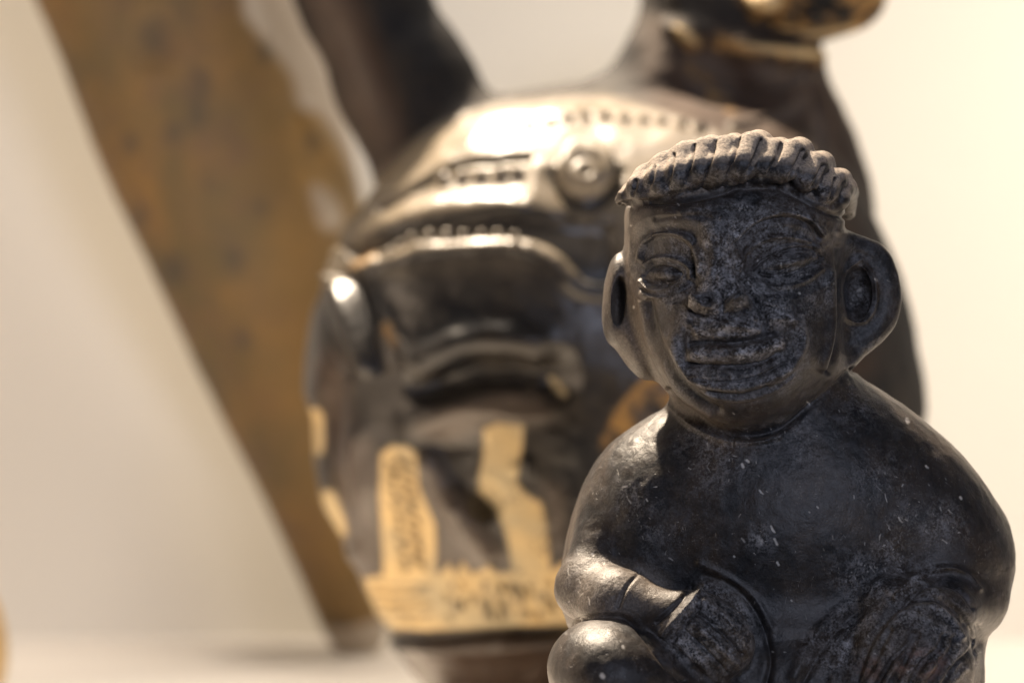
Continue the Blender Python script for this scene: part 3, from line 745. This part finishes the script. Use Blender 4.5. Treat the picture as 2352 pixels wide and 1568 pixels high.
def build_vessel():
    dv = 0.475; K = dv/FPX; FD[0] = FPX
    F_ = Field((640, -640, -1790), (2200, 620, 260), 9.0)
    F_.puff([(850, 455), (900, 395), (980, 330), (1080, 270), (1200, 236), (1350, 222), (1550, 222), (1750, 262), (1930, 370), (2025, 540), (2085, 720), (2118, 940), (2090, 1200), (1990, 1400), (1860, 1560), (1720, 1700),
             (1450, 1740), (1180, 1725), (1060, 1660), (975, 1575), (915, 1500), (880, 1440), (830, 1330), (790, 1235), (744, 1150), (727, 1060), (717, 960), (700, 900), (700, 830), (712, 730), (735, 670), (750, 640), (766, 590), (800, 535)],
            620, 500, 0, k=20)
    F_.ell((1450, 1690, 0), (360, 70, 330), 60)
    # shoulder of the modelled figure rising behind the crest
    F_.puff([(1060, 300), (1130, 236), (1220, 214), (1320, 196), (1392, 170), (1432, 118), (1470, 40), (1505, -80), (1700, -140), (1850, -100), (1885, 40), (1890, 110), (1905, 190), (1938, 260), (1972, 350), (1990, 520), (1700, 560), (1400, 420)],
            200, 190, 130, k=14)
    F_.puff([(1715, -60), (1712, 15), (1740, 52), (1800, 78), (1880, 92), (1960, 78), (2016, 45), (2034, 0), (2030, -80), (1980, -180), (1800, -190)], 130, 150, -40, k=22)
    F_.path([(1560, -10, -20), (1590, 70, -50), (1700, 110, -66), (1820, 120, -66), (1880, 135, -10)], [20, 20, 20, 20, 20], k=40)
    # spout
    F_.path([(1020, 370, 170), (925, 190, 170), (834, 0, 170), (795, -100, 170), (780, -190, 170)], [170, 150, 140, 136, 136], k=60)
    F_.cap((780, -196, 170), (778, -204, 170), 148, 148, 8)
    F_.cap((795, -100, 170), (765, -420, 170), 112, 112, 6, mode='sub')
    # crest plate: the front of the modelled head stands proud of the ball
    yE = F_.surf(1350, 400)
    V, F = F_.mesh(); V = relax(V, F, 2); V, F = subdivide(V, F); V = relax(V, F, 3)
    s = Sculpt(V, F, dv, K)
    print('vessel', len(F), time.time()-T0)
    # --- relief
    s.fill(c3s((320, 850), (600, 775), (850, 722), (1100, 680), (1350, 705), (1640, 745), (1640, 1030), (1500, 1030), (1420, 980), (1330, 890), (1200, 825), (1000, 810), (700, 830), (430, 910)), -24, 22)
    s.fill(c3s((480, 630), (600, 570), (750, 480), (900, 425), (1050, 405), (1210, 385), (1195, 590), (1050, 570), (900, 575), (700, 620), (520, 680)), -8, 22)
    s.fill(c3s((720, 1440), (850, 1390), (1050, 1370), (1250, 1370), (1400, 1400), (1420, 1540), (1250, 1620), (950, 1590), (740, 1600), (640, 1520)), -44, 60)
    s.fill(c3s((430, 960), (700, 880), (1100, 860), (1300, 920), (1420, 1040), (1200, 1080), (700, 1060), (480, 1080)), 10, 50)
    s.apply()
    s.stroke(c3s((470, 640), (600, 560), (750, 470), (900, 410), (1050, 390), (1215, 372)), 8, -20)
    s.stroke(c3s((400, 745), (560, 690), (750, 640), (950, 615), (1150, 610)), 32, 12)
    s.stroke(c3s((320, 835), (600, 765), (850, 710), (1100, 665), (1350, 690), (1620, 730)), 11, -14)
    s.stroke(c3s((400, 945), (500, 892), (700, 852), (900, 836), (1100, 832), (1250, 862), (1350, 922), (1430, 1002), (1500, 1052), (1640, 1062)), 14, 20)
    s.stroke(c3s((690, 1420), (780, 1362), (880, 1315), (1000, 1292), (1150, 1302), (1250, 1345)), 38, 26)
    s.stroke(c3s((225, 1010), (270, 1070), (320, 1230), (395, 1440)), 17, 26)
    s.stroke(c3s((330, 990), (380, 1150), (450, 1440)), 14, -16)
    s.stroke(c3s((150, 1050), (200, 1250), (300, 1460)), 14, -12)
    s.stroke(c3s((490, 1120), (540, 1280), (620, 1400)), 12, 8)
    s.stroke(c3s((210, 990), (260, 860), (330, 740), (470, 560)), 20, 10)
    for p in ((285, 830), (250, 905), (235, 960), (215, 1015)):
        s.stroke(c3s((p[0]-50, p[1]-12), (p[0]+40, p[1]+12)), 5, -12)
    s.stroke(c3s((330, 760), (420, 620), (560, 440), (740, 290), (950, 190), (1200, 150), (1450, 150)), 10, 5)
    s.stroke(c3s((1290, 480), (1340, 600), (1430, 680)), 18, -6)
    # eye: ring, pupil
    s.fill([(1347+63*math.cos(a), 396+56*math.sin(a)) for a in np.linspace(0, 6.28, 17)[:-1]], 40, 12)
    s.stroke([(1270, 400), (1285, 450), (1347, 482), (1410, 450), (1425, 400)], 11, -16)
    s.apply()
    s.stroke([(1346+38*math.cos(a), 392+33*math.sin(a)) for a in np.linspace(0, 6.28, 13)[:-1]], 6, -10, closed=True)
    s.dome((1345, 394), (17, 14), -16)
    # dotted band on the crest
    crest_dots = [(x, 270+((x-1400)/210)**2*26) for x in range(1175, 1625, 44)]
    for c in crest_dots: s.dome(c, (13, 12), -15)
    # --- lower half
    s.stroke(c4s((650, 250), (800, 190), (1000, 120), (1250, 90)), 36, 20)
    s.fill(c4s((720, 340), (960, 330), (980, 470), (940, 600), (1010, 700), (900, 640), (760, 560)), -28, 50)
    s.dome(c4(1000, 640), (55, 55), -34)
    s.stroke(c4s((700, 440), (800, 620), (920, 800), (1020, 920)), 28, 20)
    s.stroke(c4s((330, 330), (360, 600), (330, 900)), 30, 14)
    s.stroke(c4s((230, 50), (220, 300), (260, 560), (330, 820)), 26, -12)
    s.stroke(c4s((430, 1300), (600, 1345), (900, 1340), (1400, 1300), (1700, 1290)), 12, -26)
    s.stroke(c4s((470, 1360), (800, 1400), (1400, 1370)), 18, 12)
    s.stroke(c4s((1150, 480), (1210, 440), (1220, 500)), 10, 14)
    for pts in (((440, 1150), (550, 1170), (700, 1150)), ((420, 1090), (560, 1100), (700, 1080)), ((560, 1230), (640, 1250))):
        s.stroke(c4s(*pts), 5, -9)
    rs = np.random.RandomState(4)
    for i in range(30):
        y = 430+i*19; x = 560+60*math.sin(i*2.1)+(y-430)*0.12
        s.stroke(c4s((x-14, y-10), (x+14, y+12)), 4.5, -11)
    for i in range(20):
        x = 790+rs.rand()*560; y = 1050+rs.rand()*190
        s.stroke(c4s((x-8, y-16), (x+8, y+16)), 4.5, -11)
    s.apply()
    # the figure on top: folds and chin
    s.stroke([(1540, 60), (1575, 75), (1605, 105)], 16, 20)
    s.stroke([(1720, 20), (1790, 62), (1890, 74), (1990, 40)], 8, -12)
    s.stroke([(1790, 20), (1860, 0), (1900, 20)], 9, 12); s.stroke([(1730, -5), (1760, 10), (1790, 0)], 10, 16)
    s.stroke([(1560, 130), (1640, 190), (1760, 200), (1860, 160)], 10, -14)
    s.stroke([(1680, 290), (1740, 275), (1820, 235)], 8, 10)
    s.stroke([(1850, 150), (1880, 260), (1890, 380)], 9, -8)
    s.apply()
    s.stroke([(1740, 50), (1790, 20), (1800, -30)], 7, -12); s.stroke([(1830, 40), (1860, 15), (1905, 10), (1930, 35)], 7, -12)
    s.dome((1755, 5), (30, 22), 16); s.dome((1870, 40), (26, 20), 10); s.stroke([(1760, 60), (1860, 72), (1960, 55), (2010, 20)], 6, -10)
    s.apply()
    P = s.V
    s.V = s.V+s.N*(7*hash_noise(P, 1/170, 11)+3.0*hash_noise(P, 1/60, 12)+1.2*hash_noise(P, 1/22, 13))[:, None]
    n = len(s.V); pig = np.zeros(n); och = np.zeros(n); brn = np.zeros(n); gry = np.zeros(n)
    pigment = [c4s((462, 400), (520, 358), (600, 362), (645, 400), (650, 460), (655, 560), (690, 640), (742, 760), (742, 1000), (600, 1040), (470, 1020), (462, 800), (458, 600)),
               c4s((985, 275), (1060, 245), (1190, 258), (1185, 360), (1155, 540), (1200, 600), (1280, 650), (1308, 760), (1325, 900), (1335, 1010), (1140, 1010), (1115, 880), (1090, 760), (1040, 660), (960, 580), (985, 440)),
               c4s((370, 1035), (460, 1020), (740, 1000), (770, 1010), (810, 960), (850, 1015), (880, 950), (930, 1010), (960, 1000), (1010, 970), (1060, 1010), (1140, 1000), (1340, 990), (1400, 950), (1480, 960), (1480, 1270), (1300, 1275), (1100, 1272), (900, 1290), (700, 1305), (520, 1300), (430, 1220))]
    paint(s, pig, pigment, 9, smooth=False)
    paint(s, pig, [c4s((90, 190), (160, 190), (170, 380), (130, 390)), c4s((165, 610), (235, 605), (290, 800), (230, 810))], 9)
    paint(s, och, [[(1515, 862), (1440, 910), (1395, 980), (1385, 1050), (1500, 1100), (1600, 1000)]], 10)
    paint(s, pig, [c4s((1320, 20), (1350, 10), (1410, 80), (1390, 105))], 8)
    paint(s, och, [[(1700, -60), (1720, 40), (1800, 75), (1900, 90), (2030, 50), (2040, -60)], [(1580, 95), (1640, 80), (1760, 108), (1880, 105), (1880, 135), (1760, 140), (1640, 118), (1580, 120)],
                   [(1570, 150), (1600, 160), (1650, 200), (1690, 250), (1670, 258), (1620, 215)], [(1550, 60), (1590, 75), (1600, 105), (1560, 90)], c3s((300, 900), (420, 850), (440, 880), (330, 930)),
                   c3s((500, 1210), (560, 1290), (545, 1340), (490, 1260))], 14)
    paint(s, brn, [c4s((120, -60), (260, -80), (300, 200), (330, 500), (270, 640), (200, 420), (150, 150)), c4s((600, 1400), (1400, 1360), (1500, 1700), (700, 1700)), [(690, -50), (780, 200), (880, 420), (930, 300), (800, -50)]], 60)
    paint(s, gry, [c4s((640, 270), (820, 170), (1050, 90), (1280, 110), (1330, 200), (1190, 250), (980, 280), (800, 330)), c4s((300, 380), (450, 380), (450, 1000), (300, 1010), (240, 800)), c4s((660, 420), (760, 500), (960, 760), (1080, 900), (1120, 960), (780, 1000), (750, 760), (690, 640)),
                   c4s((1280, 560), (1400, 600), (1400, 900), (1330, 900), (1310, 700)), ], 40)
    gry *= 0.75
    hd = [[(1700, -80), (1716, 30), (1740, 52), (1800, 78), (1880, 92), (1960, 78), (2016, 45), (2034, 0), (2034, -80)], [(1640, 70), (1700, 95), (1790, 112), (1882, 110), (1886, 150), (1800, 135), (1700, 112)]]
    paint(s, brn, [[(1500, 120), (1900, 150), (1960, 400), (1960, 900), (1600, 600)]], 120)
    nk = np.zeros(n)
    paint(s, nk, [[(1560, 120), (1640, 130), (1690, 200), (1640, 240), (1580, 190)], [(1690, 290), (1780, 260), (1850, 220), (1840, 250), (1740, 310)], [(1870, 260), (1900, 300), (1900, 400), (1870, 380)], [(1480, 60), (1520, 40), (1530, 160), (1490, 180)], [(760, 60), (800, 60), (870, 240), (840, 260)], [(1740, 150), (1850, 160), (1860, 190), (1760, 190)]], 40)
    gry = np.maximum(gry, nk*0.75); sp_ = np.zeros(n); paint(s, sp_, [[(690, -60), (760, -60), (850, 180), (920, 340), (860, 420)]], 60); gry = np.maximum(gry, sp_*0.5)
    hp = np.zeros(n); paint(s, hp, hd, 16)
    s_pale = np.zeros(n); paint(s, s_pale, [[(1716, -30), (1770, -20), (1800, 5), (1770, 22), (1722, 12)], [(1548, 58), (1590, 72), (1604, 104), (1560, 92)], [(1800, 70), (1880, 84), (1960, 72), (1960, 60), (1880, 70), (1800, 60)], [(1700, 100), (1880, 118), (1884, 132), (1780, 124)]], 12)
    crest = smooth_poly([(1700, 400), (1660, 320), (1590, 284), (1450, 236), (1350, 226), (1200, 240), (1080, 264), (965, 318), (862, 398), (780, 480), (600, 620), (600, 1700), (1700, 1700)], True, 4)
    dcr = dist_poly(s.U, s.Vv, crest)
    mat_ = np.clip(0.5+dcr/20, 0, 1); mat_ = np.where(s.N[:, 1] > 0.25, 1.0, mat_)
    dots = np.zeros(n)
    for i in range(34):
        y = 415+i*17; x = 555+52*math.sin(i*2.4)+(y-430)*0.13
        c = c4(x, y); paint(s, dots, [[(c[0]-7, c[1]-6), (c[0]+3, c[1]-5), (c[0]+8, c[1]+5), (c[0]-2, c[1]+6)]], 7)
    for i in range(36):
        c = c4(800+rs.rand()*560, 1050+rs.rand()*190)
        paint(s, dots, [[(c[0]-4, c[1]-8), (c[0]+4, c[1]-8), (c[0]+5, c[1]+8), (c[0]-4, c[1]+8)]], 8)
    for i in range(16):
        c = c4(440+(i % 4)*80+rs.rand()*20, 1060+(i//4)*52+rs.rand()*12)
        paint(s, dots, [[(c[0]-14, c[1]-2), (c[0]+14, c[1]-4), (c[0]+14, c[1]+1), (c[0]-14, c[1]+3)]], 7)
    pig = np.maximum(pig*(1-0.75*dots), 0.8*s_pale); och = np.maximum(och, hp*1.0)
    cd = np.zeros(n)
    for c in crest_dots: paint(s, cd, [[(c[0]+7*math.cos(a), c[1]+6*math.sin(a)) for a in np.linspace(0, 6.28, 7)[:-1]]], 7)
    dome_lit = np.clip(0.5-dcr/24, 0, 1)*np.clip((s.N[:, 2]-0.02)/0.55, 0, 1)*np.clip((660-s.Vv)/80, 0, 1)*s.front  # broad light on the upper dome painted in by upward tilt
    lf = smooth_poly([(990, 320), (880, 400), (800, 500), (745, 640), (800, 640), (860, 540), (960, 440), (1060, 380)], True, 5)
    dome_lit = np.maximum(dome_lit, 0.8*np.clip(0.5-dist_poly(s.U, s.Vv, lf)/40, 0, 1)*s.front)  # bright left edge of the dome painted in
    ey = np.zeros(n); paint(s, ey, [[(1347+60*math.cos(a), 396+52*math.sin(a)) for a in np.linspace(0, 6.28, 13)[:-1]]], 10); dome_lit = np.maximum(dome_lit, ey)*(1-0.8*cd)  # lit face of the eye disc painted in as well
    lab = np.zeros(n, int); names = ['body']; pl = {}
    def mark(pts, name, label=None, ymax=None, back=False):
        Pp = smooth_poly(pts, True, 6); i = s.near(Pp, 2, ymax) if not back else np.arange(n)
        dd = dist_poly(s.U[i], s.Vv[i], Pp); names.append(name); lab[i[dd < 0]] = len(names)-1
        if label: pl[len(names)-1] = label
    mark([(1350+80*math.cos(a), 408+78*math.sin(a)) for a in np.linspace(0, 6.28, 13)[:-1]], 'eye', 'round raised eye with a ringed pupil')
    pu = len(names); mark([(1347+24*math.cos(a), 393+21*math.sin(a)) for a in np.linspace(0, 6.28, 9)[:-1]], 'pupil')
    mark(c3s((400, 945), (500, 878), (700, 835), (900, 815), (1100, 812), (1260, 842), (1370, 902), (1450, 985), (1520, 1030), (1520, 1075), (1400, 1050), (1300, 940), (1150, 870), (900, 880), (600, 920)), 'lip')
    mark(c3s((660, 1390), (780, 1270), (880, 1195), (1000, 1165), (1160, 1185), (1270, 1262), (1150, 1290), (950, 1280), (800, 1370)), 'snout_ridge')
    m_ = (s.Vv < 50) & (s.U > 1705); names.append('figure_head'); lab[m_] = len(names)-1
    m_ = (s.U < 1120) & (s.Vv < 215+ (1120-s.U)*0.62) & (s.V[:, 1] > 20); names.append('spout'); lab[m_] = len(names)-1
    root = empty('head_vessel', ((1450-1176)*K, dv-D0, FLOOR_Z))
    tag(root, 'big black vessel with toothed animal head relief and cream painted patches', 'vessel')
    P_ = {'_org': tuple(root.location), '_obj': root}
    split_parts(s, P_, M_VES, lab, names, {'dome_light_tooth_tan': dome_lit, 'matte': mat_, 'pigment': pig, 'ochre': och, 'brown': brn, 'grey': gry}, pl, {pu: pu-1})
    # teeth: each a small pressed pellet, bedded in the relief
    Wd = s.world()
    def tooth(u, v, r, squash, lift):
        d2 = (s.U-u)**2+(s.Vv-v)**2+np.where(s.front > 0.5, 0, 1e9)
        j = int(np.argmin(d2)); c = Wd[j]+np.array([0, -lift*K, 0])
        a = np.linspace(0, 2*math.pi, 15)[:-1]; vs = []; fs = []
        for t_ in np.linspace(-math.pi/2, math.pi/2, 9):
            for q in a: vs.append((c[0]+r*K*math.cos(t_)*math.cos(q)*squash[0], c[1]+r*K*math.cos(t_)*math.sin(q)*0.8, c[2]+r*K*math.sin(t_)*squash[1]))
        for i in range(8):
            for q in range(14): fs.append((i*14+q, i*14+(q+1) % 14, (i+1)*14+(q+1) % 14, (i+1)*14+q))
        mesh_np('tooth', vs, fs, M_VES, P_, attrs={'dome_light_tooth_tan': np.ones(len(vs))})  # tan of the pellets themselves
    for x, y, r in ((515, 862, 12), (575, 835, 9), (630, 805, 11), (720, 800, 14), (800, 787, 14), (890, 785, 12), (975, 782, 11), (1062, 790, 12), (1150, 795, 10)):
        tooth(*c3(x, y-8), r, (1.0, 1.4), 24)
    for x, y in ((800, 500), (885, 482), (980, 470), (1080, 462), (1165, 462)):
        tooth(*c3(x, y), 18, (1.05, 1.2), -5)
    return s
SV = build_vessel()

# ------------------------------------------------------------------ painted horn leaning behind
def horn_material():
    m, t, P = nt('painted_horn'); b = NB(t); co = b.coord()
    big = b.noise(co, 38, 4, 0.55, 0.6); med = b.noise(co, 110, 5, 0.6, 0.5); fine = b.noise(co, 600, 4, 0.7)
    col = b.mix(b.ramp(big, 0.35, 0.65), (0.185, 0.105, 0.030), (0.098, 0.070, 0.028))
    col = b.mix(b.ramp(med, 0.5, 0.7, 0, 0.8), col, (0.12, 0.070, 0.036))
    col = b.mix(b.ramp(fine, 0.52, 0.72, 0, 0.5), col, (0.06, 0.045, 0.03))
    col = b.mix(b.math('MULTIPLY', b.attr('ochre'), b.ramp(med, 0.3, 0.6, 0.5, 1)), col, (0.24, 0.14, 0.038))
    col = b.mix(b.math('MULTIPLY', b.attr('spot'), b.ramp(b.noise(co, 170, 4, 0.6), 0.3, 0.6, 0.15, 0.65)), col, (0.030, 0.028, 0.026))
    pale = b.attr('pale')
    col = b.mix(pale, col, (0.36, 0.30, 0.24))  # painted sheen of the right side, and the tip's pale tone
    b.l(col, P.inputs['Base Color'])
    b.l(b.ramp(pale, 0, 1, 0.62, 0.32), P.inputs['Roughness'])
    b.l(b.bump(b.math('ADD', med, b.math('MULTIPLY', fine, 0.4)), 0.4, 0.0006), P.inputs['Normal'])
    return m
M_HORN = horn_material()
def build_horn():
    dh = 0.560; K = dh/FPX
    F_ = Field((-60, -420, -1640), (1010, 900, 460), 11.0)
    key = np.array([(200, -420, -120, 262), (300, -220, -40, 272), (396, 0, 20, 278), (480, 220, 90, 280), (560, 440, 150, 264), (640, 720, 245, 222), (700, 940, 315, 178), (764, 1200, 400, 121), (806, 1380, 440, 80), (822, 1462, 455, 54)], float)
    fine_ = np.array([smooth_poly(key[:, [0, j]], False, 4)[:, 1] for j in range(4)]).T
    fine_[:, 0] = smooth_poly(key[:, [0, 1]], False, 4)[:, 0]
    F_.path([tuple(p[:3]) for p in fine_], [p[3] for p in fine_], k=30)
    V, F = F_.mesh(); V = relax(V, F, 3); V, F = subdivide(V, F); V = relax(V, F, 4)
    s = Sculpt(V, F, dh, K); P = s.V
    n = len(P); pale = np.zeros(n); och = np.zeros(n); spt = np.zeros(n)
    s.dome((350, 90), (70, 90), -14); s.dome((740, 470), (46, 70), 12); s.stroke([(700, 260), (740, 330), (800, 420)], 20, 10)
    s.apply()
    s.V = s.V+s.N*(3*hash_noise(P, 1/260, 21)+1.0*hash_noise(P, 1/70, 22)+1.0*hash_noise(P, 1/25, 23))[:, None]
    paint(s, pale, [[(555, -300), (760, -300), (740, -20), (800, 200), (900, 460), (838, 470), (815, 400), (790, 340), (738, 262), (690, 245), (672, 180), (625, 112), (580, 62), (556, 0)], [(712, 430), (760, 450), (790, 500), (775, 528), (735, 515)]], 26)  # sheen along the right side painted in as a pale band and lobe
    paint(s, pale, [[(740, 1452), (800, 1440), (860, 1425), (900, 1440), (900, 1560), (740, 1560)]], 16)
    paint(s, och, [[(690, 235), (740, 280), (790, 400), (700, 480), (660, 360), (660, 260)]], 30)
    tmp = np.zeros(n)
    paint(s, tmp, [[(660, 60), (560, 40), (600, 200), (580, 300), (640, 420), (600, 560), (640, 700), (600, 800), (640, 1000), (760, 1300), (850, 1440), (900, 1400), (900, 600), (830, 420)]], 90)
    och = np.maximum(och, tmp*0.55)
    for c, r in (((482, 408), 26), ((537, 600), 30), ((398, 305), 26), ((400, 620), 34), ((350, 80), 44), ((452, 200), 40), ((455, 270), 30), ((300, 330), 22), ((610, 120), 22), ((720, 320), 24), ((700, 250), 20), ((790, 1442), 26), ((560, 780), 22), ((320, 500), 24), ((600, 480), 16)):
        paint(s, spt, [[(c[0]+r*math.cos(a)*0.8, c[1]+r*math.sin(a)*1.1) for a in np.linspace(0, 6.28, 9)[:-1]]], 26)
    root = empty('painted_horn', ((806-1176)*K, dh-D0+455*K, FLOOR_Z))
    tag(root, 'mottled brown tapering horn standing point down behind the black vessel', 'horn')
    P_ = {'_org': tuple(root.location), '_obj': root}
    lab = np.zeros(n, int); lab[s.Vv > 1448] = 1
    split_parts(s, P_, M_HORN, lab, ['horn_body', 'horn_tip'], {'pale': pale, 'ochre': och, 'spot': spt}, {1: 'pale tip'})
build_horn()

def build_pot():
    dp = 0.52; K = dp/FPX
    F_ = Field((-620, -260, -1840), (80, 260, -1240), 12.0)
    F_.puff([(-310, 1290), (-120, 1300), (-30, 1350), (8, 1450), (8, 1560), (-40, 1660), (-120, 1690), (-310, 1695), (-520, 1650), (-600, 1500), (-560, 1350)], 200, 210, 0)
    F_.ell((-300, 1280, 0), (150, 26, 140), 14); F_.ell((-300, 1262, 0), (110, 60, 110), 8, mode='sub')
    V, F = F_.mesh(); V = relax(V, F, 2); s = Sculpt(V, F, dp, K)
    m, t, P = nt('ochre_slip'); b = NB(t); n1 = b.noise(b.coord(), 120, 5, 0.6)
    b.l(b.mix(b.ramp(n1, 0.4, 0.65), (0.66, 0.45, 0.18), (0.56, 0.36, 0.14)), P.inputs['Base Color']); P.inputs['Roughness'].default_value = 0.5
    root = empty('ochre_pot', ((-300-1176)*K, dp-D0, FLOOR_Z))
    tag(root, 'yellow ochre pot of which only a sliver shows at the left edge', 'pot')
    P_ = {'_org': tuple(root.location), '_obj': root}
    lab = (s.Vv < 1296).astype(int)
    split_parts(s, P_, m, lab, ['pot_body', 'rim'], {})
build_pot()
# ------------------------------------------------------------------ setting
def plain(name, col, rough, bumpscale=60, bumpd=0.0003):
    m, t, P = nt(name); b = NB(t); co = b.coord()
    n1 = b.noise(co, 6, 3, 0.5); n2 = b.noise(co, bumpscale*8, 4, 0.6)
    c = b.mix(b.ramp(n1, 0.3, 0.7), col, tuple(x*0.95 for x in col))
    b.l(c, P.inputs['Base Color']); P.inputs['Roughness'].default_value = rough
    b.l(b.bump(n2, 0.2, bumpd), P.inputs['Normal']); return m
def slab(name, x0, x1, y0, y1, z0, z1, mat):
    V = [(x, y, z) for x in (x0, x1) for y in (y0, y1) for z in (z0, z1)]
    F = [(0, 1, 3, 2), (4, 6, 7, 5), (0, 4, 5, 1), (2, 3, 7, 6), (0, 2, 6, 4), (1, 5, 7, 3)]
    o = mesh_np(name, V, F, mat, smooth=False); return tag(o, kind='structure')
M_WALL = plain('warm_white_case_wall', (0.765, 0.73, 0.645), 0.7)
M_FLOOR = plain('warm_white_case_floor', (0.86, 0.81, 0.75), 0.5)
WALL_Y = 0.315
slab('floor', -0.9, 0.9, -0.05, WALL_Y, FLOOR_Z-0.02, FLOOR_Z, M_FLOOR)
slab('wall', -0.9, 0.9, WALL_Y, WALL_Y+0.02, FLOOR_Z-0.02, 0.6, M_WALL)
